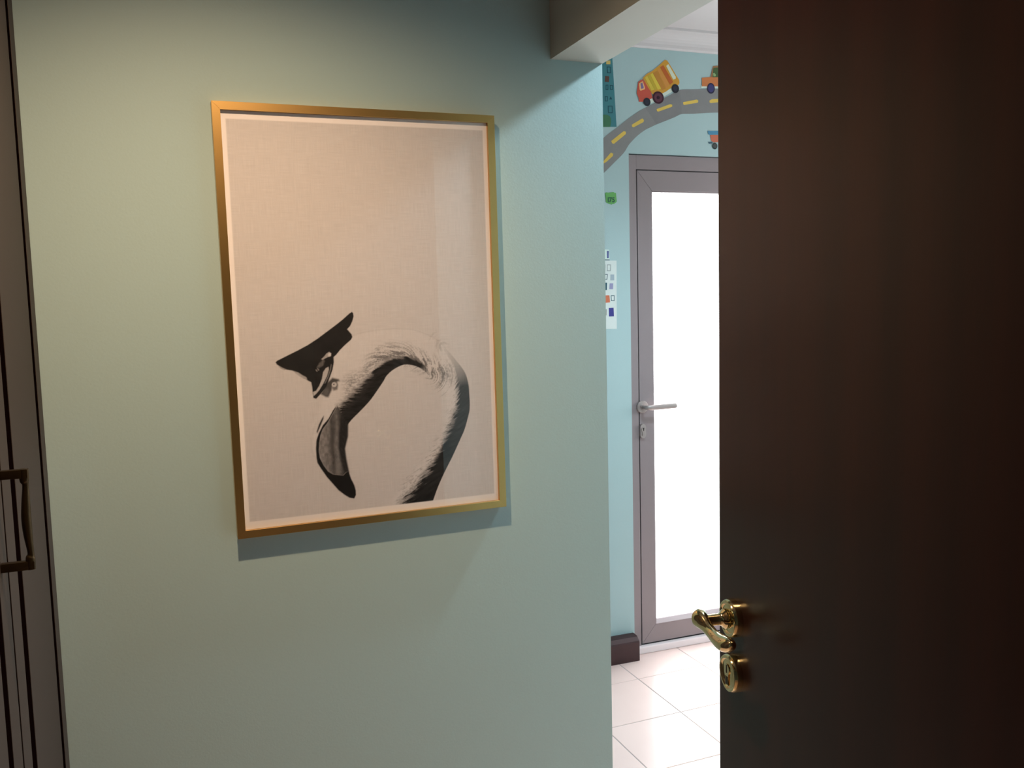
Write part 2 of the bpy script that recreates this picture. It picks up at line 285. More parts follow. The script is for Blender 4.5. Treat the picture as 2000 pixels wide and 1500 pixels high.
def wood_material():
    m = bpy.data.materials.new('dark mahogany veneer'); m.use_nodes = True
    nt = m.node_tree; b = nt.nodes['Principled BSDF']
    tc = nt.nodes.new('ShaderNodeTexCoord'); mp = nt.nodes.new('ShaderNodeMapping')
    mp.inputs['Scale'].default_value = (9, 9, 0.35)
    n = nt.nodes.new('ShaderNodeTexNoise'); n.inputs['Scale'].default_value = 2.2; n.inputs['Detail'].default_value = 6
    n2 = nt.nodes.new('ShaderNodeTexNoise'); n2.inputs['Scale'].default_value = 40; n2.inputs['Detail'].default_value = 2
    r = nt.nodes.new('ShaderNodeValToRGB')
    r.color_ramp.elements[0].position = 0.3; r.color_ramp.elements[0].color = (0.0095, 0.0028, 0.0020, 1)
    r.color_ramp.elements[1].position = 0.72; r.color_ramp.elements[1].color = (0.0210, 0.0056, 0.0038, 1)
    mx = nt.nodes.new('ShaderNodeMix'); mx.inputs[0].default_value = 0.25
    nt.links.new(tc.outputs['Object'], mp.inputs['Vector'])
    nt.links.new(mp.outputs['Vector'], n.inputs['Vector']); nt.links.new(mp.outputs['Vector'], n2.inputs['Vector'])
    nt.links.new(n.outputs['Fac'], mx.inputs[2]); nt.links.new(n2.outputs['Fac'], mx.inputs[3])
    nt.links.new(mx.outputs[0], r.inputs['Fac']); nt.links.new(r.outputs['Color'], b.inputs['Base Color'])
    b.inputs['Roughness'].default_value = 0.30
    b.inputs['Specular IOR Level'].default_value = 0.22
    return m
m_wood = wood_material()

def tile_material():
    m = bpy.data.materials.new('glazed beige tile'); m.use_nodes = True
    nt = m.node_tree; b = nt.nodes['Principled BSDF']
    g = nt.nodes.new('ShaderNodeNewGeometry')
    n = nt.nodes.new('ShaderNodeTexNoise'); n.inputs['Scale'].default_value = 3.0; n.inputs['Detail'].default_value = 6
    r = nt.nodes.new('ShaderNodeValToRGB')
    r.color_ramp.elements[0].position = 0.3; r.color_ramp.elements[0].color = (0.80, 0.60, 0.55, 1)
    r.color_ramp.elements[1].position = 0.7; r.color_ramp.elements[1].color = (0.87, 0.67, 0.62, 1)
    nt.links.new(g.outputs['Position'], n.inputs['Vector'])
    nt.links.new(n.outputs['Fac'], r.inputs['Fac']); nt.links.new(r.outputs['Color'], b.inputs['Base Color'])
    b.inputs['Roughness'].default_value = 0.28
    return m
m_tile = tile_material()

def glass_material(name, tint=(1, 1, 1), rough=0.0):
    m = bpy.data.materials.new(name); m.use_nodes = True
    nt = m.node_tree; nt.nodes.clear()
    out = nt.nodes.new('ShaderNodeOutputMaterial'); mx = nt.nodes.new('ShaderNodeMixShader')
    tr = nt.nodes.new('ShaderNodeBsdfTransparent'); tr.inputs['Color'].default_value = (*tint, 1)
    gl = nt.nodes.new('ShaderNodeBsdfGlossy'); gl.inputs['Roughness'].default_value = rough
    fr = nt.nodes.new('ShaderNodeFresnel'); fr.inputs['IOR'].default_value = 1.66
    ge = nt.nodes.new('ShaderNodeNewGeometry')
    sub = nt.nodes.new('ShaderNodeMath'); sub.operation = 'SUBTRACT'; sub.inputs[0].default_value = 1.0
    mul = nt.nodes.new('ShaderNodeMath'); mul.operation = 'MULTIPLY'
    nt.links.new(ge.outputs['Backfacing'], sub.inputs[1])
    nt.links.new(sub.outputs[0], mul.inputs[0]); nt.links.new(fr.outputs[0], mul.inputs[1])
    nt.links.new(mul.outputs[0], mx.inputs[0]); nt.links.new(tr.outputs[0], mx.inputs[1]); nt.links.new(gl.outputs[0], mx.inputs[2])
    nt.links.new(mx.outputs[0], out.inputs['Surface'])
    return m
m_glass = glass_material('clear picture glass')
m_doorglass = glass_material('clear door glass')

# ------------------------------------------------------------------ room shell
D = 1.9884            # picture wall
UE, UB = 1.0489, 0.9072
ZB = 2.0725           # underside of the beam
CEIL = 2.54
ANG = math.radians(-1.43)
B0 = Vector((1.47, 3.0897, 0))
X0, X1, YR = -0.86, 3.35, -1.60
# floor: a bed of grout with single tiles
flo = struct(box_obj('floor', (X0, X1, YR, 3.16, -0.12, -0.0015), m_grout), 'floor of square beige glazed tiles')
P = 0.303
bm = bmesh.new(); box(bm, -P / 2 + .0014, P / 2 - .0014, -P / 2 + .0014, P / 2 - .0014, -0.008, 0.0, bevel=0.0012, seg=1)
tile0 = obj('tile', bm, m_tile, flo)
first = True
for i in range(-8, 6):
    for j in range(-15, 2):
        cx = 1.635 + (i + .5) * P; cy = 2.876 + (j - .5) * P
        if cx - P / 2 < X0 or cx + P / 2 > X1 + .1 or cy - P / 2 < YR: continue
        t = tile0 if first else tile0.copy()
        if not first: col.objects.link(t)
        first = False
        t.parent = flo
        t.location = (cx, cy, random.uniform(-0.0003, 0.0))
struct(box_obj('ceiling', (X0 - .1, X1 + .1, YR - .1, 3.3, CEIL, CEIL + 0.12), m_white), 'plain white ceiling')
struct(box_obj('wall_front', (X0, UE, D, D + 0.15, 0, CEIL), m_wall), 'mint green wall carrying the framed print')
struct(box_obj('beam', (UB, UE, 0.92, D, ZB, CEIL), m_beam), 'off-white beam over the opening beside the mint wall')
struct(box_obj('wall_right', (UB, UE, 0.20, 0.92, 0, CEIL), m_wall), 'mint wall behind the dark wooden door')
struct(boxes('wall_near', [(0.60, X1, 0.06, 0.20, 0, CEIL), (X0, -0.30, 0.06, 0.20, 0, CEIL), (-0.30, 0.60, 0.06, 0.20, 2.13, CEIL)], m_wall), 'mint wall with the doorway the view comes through')
struct(box_obj('wall_left', (X0 - .1, X0, YR, 3.3, 0, CEIL), m_wall), 'mint wall behind the wardrobe')
struct(box_obj('wall_rear', (X0, X1, YR - .1, YR, 0, CEIL), m_wall), 'wall of the room behind the viewer')
WA, WB = 1.75, 2.85
struct(boxes('wall_side', [(X1, X1 + .1, YR, WA, 0, CEIL), (X1, X1 + .1, WB, 3.3, 0, CEIL), (X1, X1 + .1, WA, WB, 0, 0.9), (X1, X1 + .1, WA, WB, 2.1, CEIL)], m_wall), 'right wall of the mural room with an added unseen window')
win = struct(boxes('added_window_1', [(X1 + .02, X1 + .07, WA, WA + .05, 0.9, 2.1), (X1 + .02, X1 + .07, WB - .05, WB, 0.9, 2.1), (X1 + .02, X1 + .07, WA + .05, WB - .05, 0.9, 0.95), (X1 + .02, X1 + .07, WA + .05, WB - .05, 2.05, 2.1)], m_alu), 'grey framed unseen window added to light the mural room')  # out of view, added to bring daylight onto the far wall
box_obj('pane', (X1 + .040, X1 + .046, WA + .05, WB - .05, 0.95, 2.05), m_doorglass, win)

# far wall, a little out of square: everything on it hangs in this frame (x along the wall, -y into the room)
DL, DR, DT = 0.2686, 1.165, 2.0626
def far(o):
    o.location = B0; o.rotation_euler = (0, 0, ANG); return o
struct(far(boxes('wall_far', [(-2.45, DL, 0, .13, 0, CEIL), (DR, 2.0, 0, .13, 0, CEIL), (DL, DR, 0, .13, DT, CEIL)], m_wall)), 'pale blue-green far wall with the painted road decals')
# cornice
bm = bmesh.new()
prof = [(0, 2.472), (-.008, 2.472), (-.012, 2.478)] + [(-.012 - .048 * (1 - math.cos(a)), 2.478 + .05 * math.sin(a)) for a in np.linspace(0, PI / 2, 8)] + [(-.066, 2.530), (-.066, CEIL), (0, CEIL)]
prism(bm, prof, lambda p: (-2.35, p[0], p[1]), lambda p: (1.85, p[0], p[1]))
struct(far(obj('trim_1', bm, m_white)), 'white cove cornice along the far wall')
# skirting
bm = bmesh.new()
prof = [(0, 0.0), (-.058, 0.0), (-.058, .078), (-.055, .084), (-.040, .0965), (-.012, .0985), (0, .0985)]
prism(bm, prof, lambda p: (-2.35, p[0], p[1]), lambda p: (0.262, p[0], p[1]))
bmesh.ops.bevel(bm, geom=[e for e in bm.edges if all(v.co.x > .2 for v in e.verts) and max(v.co.z for v in e.verts) > .05 and e.verts[0].co.y < -.03], offset=.003, segments=1, affect='EDGES')
struct(far(obj('baseboard_far', bm, m_base)), 'dark brown skirting beside the glazed door')

# ------------------------------------------------------------------ glazed aluminium door in the far wall
d1 = struct(far(empty('door_1')), 'grey aluminium glazed door full of daylight below the road decal')
R = 0.012
S1, T1 = 0.3091, 2.0007       # seam between frame and leaf
G1, GT, GB = 0.3778, 1.9183, 0.116
LB = 0.032
SR = DR - 0.0405; GR = SR - 0.0687
g = 0.0042
def member(name, b, parent=d1, mat=None, bevel=.0012): return box_obj(name, b, mat or m_alu, parent, bevel)
member('frame_jamb', (DL + .001, S1 - g / 2, R, R + .06, 0.0, DT - .003))
member('frame_jamb', (SR + g / 2, DR - .001, R, R + .06, 0.0, DT - .003))
member('frame_head', (S1 - g / 2, SR + g / 2, R, R + .06, T1 + g / 2, DT - .003))
gk = boxes('gasket', [(DL + .001, DR - .001, R + .012, R + .05, DT - .003, DT - .0002), (S1 - g, S1 + g, R + .006, R + .05, LB, T1), (SR - g, SR + g, R + .006, R + .05, LB, T1), (S1, SR, R + .006, R + .05, T1 - g, T1 + g), (S1, SR, R + .006, R + .05, LB - .004, LB + .006)], m_gasket, d1)
# mitred leaf members
def mitre(name, pts):
    bm = bmesh.new(); prism(bm, pts, lambda p: (p[0], R, p[1]), lambda p: (p[0], R + .055, p[1]))
    bmesh.ops.bevel(bm, geom=[e for e in bm.edges], offset=.0010, segments=1, affect='EDGES')
    return obj(name, bm, m_alu, d1)
a0, a1, c0, c1 = S1 + g / 2, SR - g / 2, LB + .005, T1 - g / 2
mitre('leaf_stile', [(a0, c0), (G1, GB), (G1, GT), (a0, c1)])
mitre('leaf_stile', [(a1, c0), (a1, c1), (GR, GT), (GR, GB)])
mitre('leaf_rail', [(a0, c1), (G1, GT), (GR, GT), (a1, c1)])
mitre('leaf_rail', [(a0, c0), (a1, c0), (GR, GB), (G1, GB)])
bead = .010
boxes('glazing_bead', [(G1, G1 + bead * .4, R + .004, R + .05, GB, GT), (GR - bead * .4, GR, R + .004, R + .05, GB, GT), (G1, GR, R + .004, R + .05, GT - bead * .4, GT)], m_alu, d1, bevel=.0008)
bm = bmesh.new()
prism(bm, [(R - .0010, GB - .0045), (R - .0010, GB - .0015), (R + .002, GB + .0005), (R + .019, GB + .0115), (R + .022, GB + .0125), (R + .022, GB - .0045)], lambda p: (G1 + .0015, p[0], p[1]), lambda p: (GR - .0015, p[0], p[1]))
obj('glazing_bead', bm, m_alu, d1)
box_obj('pane', (G1 + .002, GR - .002, R + .022, R + .028, GB + .004, GT - .002), m_doorglass, d1)
member('threshold', (DL - .004, DR + .004, -.006, R + .08, 0.0, 0.030), mat=m_sill, bevel=.004)
# lever handle
HS, HZ = 0.318, 1.0435
bm = bmesh.new(); lathe(bm, [(0, 0), (.0255, 0), (.0255, .008), (.0235, .010), (.012, .0105), (.0115, .014), (0, .014)], 40)
rose = obj('door_handle', bm, m_steel, d1, True, (HS + .003, R, HZ), (PI / 2, 0, 0))
bm = bmesh.new()
tube(bm, catmull([(0, 0, .012, .0085, .0085), (0, 0, .034, .0085, .0085), (.002, 0, .043, .0088, .0095), (.013, 0, .050, .0070, .0104), (.040, .0005, .051, .0055, .0108), (.090, .001, .051, .0052, .0108), (.126, .0015, .051, .0050, .0106), (.1325, .0015, .051, .0045, .0090), (.1355, .0015, .051, .0030, .0050)], 5), 24, (0, 1, 0))
obj('lever', bm, m_steel, rose, True)
def stadium(w, h, n=10):
    r = w / 2; k = h / 2 - r
    return [(r * math.cos(a), k + r * math.sin(a)) for a in np.linspace(0, PI, n)] + [(r * math.cos(a), -k + r * math.sin(a)) for a in np.linspace(PI, 2 * PI, n)]
bm = bmesh.new(); prism(bm, stadium(.028, .062), lambda p: (p[0], 0, p[1]), lambda p: (p[0] * .93, -.010, p[1] * .95))
esc = obj('lock_escutcheon', bm, m_steel, d1, loc=(HS + .0035, R, 0.943))
key = [(.0085 * math.cos(a), .006 + .0085 * math.sin(a)) for a in np.linspace(-.9, PI + .9, 16)] + [(-.005, -.018), (.005, -.018)]
bm = bmesh.new(); prism(bm, key, lambda p: (p[0], -.0098, p[1]), lambda p: (p[0], -.0125, p[1]))
cyl = obj('lock_cylinder', bm, m_steel, esc)
bm = bmesh.new(); prism(bm, [(-.0035, .014), (.0035, .014), (.0012, .001), (-.0012, .001)], lambda p: (p[0], -.0123, p[1]), lambda p: (p[0], -.0129, p[1]))
obj('key_slot', bm, m_slot, esc)

# pale terrace outside
struct(box_obj('terrace', (-6, 12, 3.33, 14, -0.16, -0.04), m_terrace), 'pale paving outside the glazed door')

# ------------------------------------------------------------------ dark wooden door, open towards the viewer
TH = math.radians(10.5)
FREE = Vector((0.7097, 1.0131, 0.0))
hdir = Vector((-math.sin(TH), -math.cos(TH), 0))      # free edge -> hinge
# local frame: x from the free edge to the hinge, y = away from the visible face, z up
d2 = struct(empty('door_2', FREE, (0, 0, math.atan2(hdir.y, hdir.x))), 'dark mahogany door standing open at the right, brass lever handle')
box_obj('door_leaf', (0, 0.80, 0.0, 0.040, 0.006, 2.10), m_wood, d2, bevel=.0015)
def rosette(name, x, z, rad=.0262, tall=.0125):
    bm = bmesh.new()
    lathe(bm, [(0, 0), (rad, 0), (rad, tall * .55), (rad * .985, tall * .75), (rad * .93, tall * .95), (rad * .86, tall), (rad * .78, tall * .96), (rad * .72, tall * .82), (rad * .66, tall * .80), (rad * .60, tall * .86), (rad * .2, tall * .86), (0, tall * .86)], 56)
    return obj(name, bm, m_brass, d2, True, (x, 0.0, z), (PI / 2, 0, 0))
HX, HZ2 = 0.050, 1.0425
ro = rosette('door_handle', HX, HZ2)
# lever in rosette space: x to the hinge, y up, z out of the door
bm = bmesh.new()
lathe(bm, [(0, .008), (.0135, .008), (.0135, .016), (.0115, .0185), (.0095, .020), (.0078, .024), (.0078, .044), (0, .044)], 32)
obj('handle_neck', bm, m_brass, ro, True)
bm = bmesh.new()
tube(bm, catmull([(-.0140, .000, .0475, .0050, .0070), (-.0132, .000, .0475, .0105, .0120), (-.0085, .000, .0472, .0112, .0128), (.000, -.0010, .0468, .0098, .0118), (.012, -.0040, .0462, .0078, .0092), (.026, -.0075, .0455, .0076, .0082), (.040, -.0095, .0450, .0088, .0090), (.054, -.0095, .0445, .0102, .0102), (.066, -.0075, .0440, .0106, .0104), (.076, -.0045, .0435, .0088, .0085), (.082, -.0025, .0435, .0055, .0052), (.0845, -.0020, .0435, .0018, .0018)], 6), 24, (0, 1, 0))
obj('lever', bm, m_brass, ro, True)
ke = rosette('key_escutcheon', HX, HZ2 - 0.078)
bm = bmesh.new(); prism(bm, [(.0075 * math.cos(a), .006 + .0075 * math.sin(a)) for a in np.linspace(-.85, PI + .85, 16)] + [(-.0042, -.016), (.0042, -.016)], lambda p: (p[0], p[1], .0100), lambda p: (p[0], p[1], .0126))
obj('lock_cylinder', bm, m_brass, ke)
bm = bmesh.new(); prism(bm, [(-.0012, .012), (.0012, .012), (.0012, .001), (-.0012, .001)], lambda p: (p[0], p[1], .0124), lambda p: (p[0], p[1], .0130))
prism(bm, [(-.0030, -.004), (.0030, -.004), (.0030, -.015), (-.0030, -.015)], lambda p: (p[0], p[1], .0124), lambda p: (p[0], p[1], .0130))
obj('key_slot', bm, m_slot, ke)

# ------------------------------------------------------------------ wardrobe on the left
UW = -0.2474
wd = thing(empty('wardrobe', (UW - .28, 1.22, 0)), 'tall taupe wardrobe with grooves shaded in dark colour and a bronze pull, left of the mint wall', 'wardrobe')
wx = .28; wy = -1.22                  # local offsets: face at local x = .28
def wbox(name, y0, y1, z0, z1, x0, x1, mat, parent=wd, bevel=0.0):
    return box_obj(name, (wx + x0, wx + x1, wy + y0, wy + y1, z0, z1), mat, parent, bevel)
WT = 2.45
wbox('carcass', 0.455, 1.9860, 0.0, WT + .03, -.58, -.022, m_carcass)
wbox('plinth', 0.455, 1.9860, 0.0, .08, -.022, -.012, m_taupe)
edges = [1.9850, 1.4820, 0.9790, 0.4760]
for k in range(3):
    y1, y0 = edges[k], edges[k + 1]
    gp = .0055
    leaf = wbox('cabinet_door', y0 + gp, y1 - (gp if k else 0), .085, WT, -.0215, -.0009, m_groove_shade)  # leaf base shows between stiles and panel as painted shade
    s = .0700; gw = .044
    lo = y0 + gp; hi = y1 - (gp if k else 0)
    if k == 0: hi_s = .0555
    else: hi_s = s
    def lp(name, b, bevel=.0003): return box_obj(name, b, m_taupe, leaf, bevel)
    X_0, X_1 = wx - .0009, wx
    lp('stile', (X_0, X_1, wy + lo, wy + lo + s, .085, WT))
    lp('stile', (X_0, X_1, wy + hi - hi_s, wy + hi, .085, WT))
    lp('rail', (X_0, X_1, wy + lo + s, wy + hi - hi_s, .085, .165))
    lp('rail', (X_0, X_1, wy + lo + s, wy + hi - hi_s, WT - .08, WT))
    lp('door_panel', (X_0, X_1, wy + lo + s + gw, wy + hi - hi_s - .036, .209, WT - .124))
    if k == 1:
        hy = 1.4290
        zt, zb_ = 1.2500, 1.1130
        bm = bmesh.new()
        for zz in (zt, zb_): box(bm, wx - .0005, wx + .044, wy + hy - .006, wy + hy + .006, zz - .0065, zz + .0065, bevel=.0012)
        tube(bm, catmull([(wx + .0385, wy + hy, zb_ - .0065, .0065, .0065), (wx + .0385, wy + hy, zb_ + .010, .0065, .0065), (wx + .0395, wy + hy, zb_ + .018, .0045, .0045), (wx + .0378, wy + hy, zb_ + .045, .0062, .0068), (wx + .0372, wy + hy, (zt + zb_) / 2, .0068, .0078), (wx + .0380, wy + hy, zt - .045, .0060, .0066), (wx + .0395, wy + hy, zt - .018, .0045, .0045), (wx + .0385, wy + hy, zt - .010, .0065, .0065), (wx + .0385, wy + hy, zt + .0065, .0065, .0065)], 6), 16, (0, 1, 0))
        obj('pull_handle', bm, m_antique, leaf, True)

# ------------------------------------------------------------------ framed print
FX, FZ, FROT = 0.4297, 1.4508, 0.0055
FW2, FH2 = 0.3166, 0.470
pic = thing(empty('framed_print', (FX, D, FZ), (0, -FROT, 0)), 'gold framed monochrome print of a flamingo in a peaked cap on mint wall', 'picture')
MB_ = 0.0172
yf, yb = -.032, -.002
def mem(pts):
    bm = bmesh.new(); prism(bm, pts, lambda p: (p[0], yf, p[1]), lambda p: (p[0], yb, p[1]))
    bmesh.ops.bevel(bm, geom=list(bm.edges), offset=.0002, segments=1, affect='EDGES')
    return obj('frame_side', bm, m_gold, pic)
iw, ih = FW2 - MB_, FH2 - MB_
mem([(-FW2, FH2), (FW2, FH2), (iw, ih), (-iw, ih)])
mem([(-FW2, -FH2), (-iw, -ih), (iw, -ih), (FW2, -FH2)])
mem([(-FW2, -FH2), (-FW2, FH2), (-iw, ih), (-iw, -ih)])
mem([(FW2, -FH2), (iw, -ih), (iw, ih), (FW2, FH2)])
box_obj('glass', (-iw, iw, -.0262, -.0244, -ih, ih), m_glass, pic)
box_obj('backing_board', (-iw, iw, -.0225, -.012, -ih, ih), m_board, pic)

# the print: paper with the ink tones held per vertex
def paint_print():
    cell = 1.3
    nx, nz = int(2 * iw * 1000 / cell), int(2 * ih * 1000 / cell)
    xs = np.linspace(-iw * 1000, iw * 1000, nx + 1); zs = np.linspace(-ih * 1000, ih * 1000, nz + 1)
    X, Zg = np.meshgrid(xs, zs)
    rng = np.random.RandomState(7)
    lat = rng.rand(256, 256)
    def vnoise(x, y):
        xi = np.floor(x).astype(int); yi = np.floor(y).astype(int)
        fx = x - xi; fy = y - yi; fx = fx * fx * (3 - 2 * fx); fy = fy * fy * (3 - 2 * fy)
        g_ = lambda i, j: lat[i % 256, j % 256]
        return (g_(xi, yi) * (1 - fx) + g_(xi + 1, yi) * fx) * (1 - fy) + (g_(xi, yi + 1) * (1 - fx) + g_(xi + 1, yi + 1) * fx) * fy
    def fbm(x, y, o=3):
        s = 0; a = .5; t = 0
        for k in range(o): s = s + a * vnoise(x * 2 ** k + 17 * k, y * 2 ** k + 9 * k); t += a; a *= .55
        return s / t
    def segdist(pts, closed):
        p = np.array(pts, float); q = np.roll(p, -1, 0) if closed else p[1:]
        if not closed: p = p[:-1]
        best = np.full(X.shape, 1e9); tt = np.zeros(X.shape); sg = np.zeros(X.shape)
        for i, (a, b) in enumerate(zip(p, q)):
            d = b - a; L = d @ d + 1e-9
            t = np.clip(((X - a[0]) * d[0] + (Zg - a[1]) * d[1]) / L, 0, 1)
            dx = X - a[0] - t * d[0]; dz = Zg - a[1] - t * d[1]; r = np.hypot(dx, dz)
            u = r < best
            best = np.where(u, r, best); tt = np.where(u, i + t, tt)
            sg = np.where(u, np.sign(d[0] * dz - d[1] * dx), sg)
        return best, tt, sg
    def inside(pts):
        p = np.array(pts, float); c = np.zeros(X.shape, bool); j = len(p) - 1
        for i in range(len(p)):
            xi, yi = p[i]; xj, yj = p[j]
            if yi != yj:
                c ^= ((yi > Zg) != (yj > Zg)) & (X < (xj - xi) * (Zg - yi) / (yj - yi) + xi)
            j = i
        return c
    def cover(pts, soft=1.0):
        d, _, _ = segdist(pts, True)
        s = np.where(inside(pts), d, -d)
        return np.clip(.5 + s / (2 * soft), 0, 1)
    PAPER, INK = 0.88, 0.63
    v = np.full(X.shape, PAPER)
    field = cover([(-289, 436), (289, 436), (289, -436), (-289, -436)], .8)
    v = v * (1 - field) + INK * field
    def lay(c, tone):
        nonlocal v
        c = c * field
        v = v * (1 - c) + tone * c
    # fur noise, combed along the neck
    ang = fbm(X / 60, Zg / 60, 2)
    fur = fbm((X * .75 + Zg * .66) / 2.6, (-X * .66 + Zg * .75) / 7.0, 3)
    fur2 = fbm((X * .45 - Zg * .89) / 7.5, (X * .89 + Zg * .45) / 2.6, 3)
    fine = fbm(X / 3.2, Zg / 3.2, 3)
    bird = cover(catmull(ART['bird'], 3), 5.0)
    lay(bird * .6, .69 + .05 * (fine - .5))
    # faint outlines of crown and bill
    d, t, _ = segdist(catmull(ART['head'], 4), False)
    lay(np.exp(-(d / 1.6) ** 2) * .22, .40)
    d, t, _ = segdist(catmull(ART['faceline'], 4), False)
    lay(np.exp(-(d / 2.5) ** 2) * .20, .42)
    # curve coordinates: arc length and distance from the sharp edge of the neck
    def curve(key_, wkey):
        pts = catmull([(*p, w) for p, w in zip(ART[key_], ART[wkey])], 6)
        d, t, sg = segdist([p[:2] for p in pts], False)
        k = np.arange(len(pts))
        w = np.interp(t, k, [p[2] for p in pts])
        L = np.concatenate([[0], np.cumsum([math.hypot(b[0] - a[0], b[1] - a[1]) for a, b in zip(pts, pts[1:])])])
        return d, t / (len(pts) - 1), np.interp(t, k, L), sg, w
    cin = curve('inner', 'innerw'); cout = curve('outer', 'outerw')
    def strokes(c, shear):
        d, f, arc, sg, w = c
        return fbm((arc + shear * d) / 1.9, d / 9.0 + arc / 40, 3), fbm((arc + shear * d) / 4.5, d / 15.0, 2)
    sin1, sin2 = strokes(cin, .9); so1, so2 = strokes(cout, -1.1)
    # loose speckled feathers
    for key_, th, amt, st in (('speck1', .53, .88, sin1 * .7 + sin2 * .3), ('speck2', .60, .35, so1 * .6 + so2 * .4), ('speck3', .60, .7, sin1), ('speck4', .60, .6, so1 * .6 + so2 * .4)):
        c = cover(ART[key_], 20.0)
        lay(np.clip((st * .75 + fine * .25 + c * .14 - th) * 7, 0, 1) * np.clip(c * 1.4, 0, 1) * amt, .14)
    lay(cover(ART['cheek'], 14.0) * np.clip((sin1 * .5 + fine * .5 - .36) * 4, 0, 1) * .8, .13)
    # shadowed underside of the neck: one sharp edge, one feathered
    def band(c, side, toneA, toneB, s1, s2, head_in, tail_out=0):
        d, f, arc, sg, w = c
        r = d / w + (s1 - .5) * .42 + (s2 - .5) * .45
        k = np.clip((1.20 - r) * 2.4, 0, 1); k = k * k * (3 - 2 * k)
        sharp = np.where(sg == side, np.clip(.5 + d / 1.6, 0, 1), np.clip(.5 - d / 1.6, 0, 1))
        k = np.where((f <= 0) & (side == 1), k * np.clip(1 - d / 4, 0, 1), k)
        fade = np.clip(f / max(head_in, 1e-6), 0, 1) if head_in else 1.0
        if tail_out: fade = fade * np.clip((1 - f) / tail_out, 0, 1)
        lay(k * sharp * fade, toneA * (1 - f) + toneB * f + .03 * (s2 - .5))
    band(cin, 1, .018, .024, sin1, sin2, 0, .16)
    band(cout, -1, .055, .010, so1, so2, .22)
    lay(cover(ART['darkpatch'], 9.0) * .75, .016)
    lay(cover(ART['cheek2'], 10.0) * np.clip((sin1 - .38) * 4, 0, 1) * .75, .08)
    # bill
    mx0, mx1 = ART['mandible'][14][0], ART['mandible'][3][0]
    kx = 150 + (X - mx0) / (mx1 - mx0) * 368
    tone = np.interp(kx, [150, 200, 280, 325, 350, 385, 415, 450, 520], [.24, .25, .19, .08, .13, .17, .08, .035, .018])
    lay(cover(ART['mandible'], 1.5), np.clip(tone * (.55 + .9 * fbm(X / 4, Zg / 7, 3)), .01, 1))
    lay(cover(ART['mlight'], 5.0) * .35, .22 + .20 * (fur2 - .5))
    lay(cover(ART['mstreak'], 4.0) * .85, .075)
    lay(cover(ART['mdark'], 3.0), .022 + .05 * np.clip(fur2 - .5, 0, 1))
    lay(cover(ART['beak'], .9), .010)
    lay(cover(ART['nostril'], 1.2), .025)
    # eye
    lay(cover(ART['undervisor'], 2.2) * .92, .030)
    lay(cover(ART['blob'], 3.0) * .35, .24)
    lay(cover(ART['lid'], 2.0) * .8, .06)
    ex, ez = -88.4, -143.4
    r = np.hypot(X - ex, Zg - ez)
    lay(np.clip((5.6 - r) / 1.4 + .5, 0, 1), .55)
    lay(np.clip((1.5 - np.hypot(X - ex + .6, Zg - ez - .8)) / 1.2 + .5, 0, 1), .02)
    # cap
    lay(cover(ART['cap'], .8), .017 + .012 * (fbm(X / 20, Zg / 20, 2) - .4))
    lay(cover(ART['visor'], 1.0), .50 + .12 * (fine - .5))
    lay(cover(ART['rimline'], .8) * .7, .30)
    lay(cover(ART['braid'], 1.0), .40); lay(cover(ART['braidtip'], 1.0), .66)
    lay(cover(ART['emblem'], 1.5) * .8, .13 + .2 * (fine - .4))
    lay(cover(ART['em1'], .7), .38); lay(cover(ART['em2'], .7), .34)
    lay(cover(ART['edge1'], 1.0), .38 + .2 * (fine - .5)); lay(cover(ART['edge2'], 1.0), .40 + .2 * (fine - .5))
    v = np.clip(v, .004, .95)
    me = bpy.data.meshes.new('print')
    n = X.size
    co = np.zeros((n, 3), np.float32); co[:, 0] = X.ravel() / 1000; co[:, 1] = -.0230; co[:, 2] = Zg.ravel() / 1000
    idx = np.arange(n).reshape(X.shape)
    q = np.stack([idx[:-1, :-1], idx[:-1, 1:], idx[1:, 1:], idx[1:, :-1]], -1).reshape(-1, 4)
    me.vertices.add(n); me.vertices.foreach_set('co', co.ravel())
    me.loops.add(q.size); me.loops.foreach_set('vertex_index', q.ravel().astype(np.int32))
    me.polygons.add(len(q)); me.polygons.foreach_set('loop_start', (np.arange(len(q)) * 4).astype(np.int32))
    me.update(calc_edges=True)
    at = me.color_attributes.new('ink', 'FLOAT_COLOR', 'POINT')
    c = np.ones((n, 4), np.float32); c[:, 0] = v.ravel(); c[:, 1] = v.ravel() * .955; c[:, 2] = v.ravel() * .965
    at.data.foreach_set('color', c.ravel())
    return me

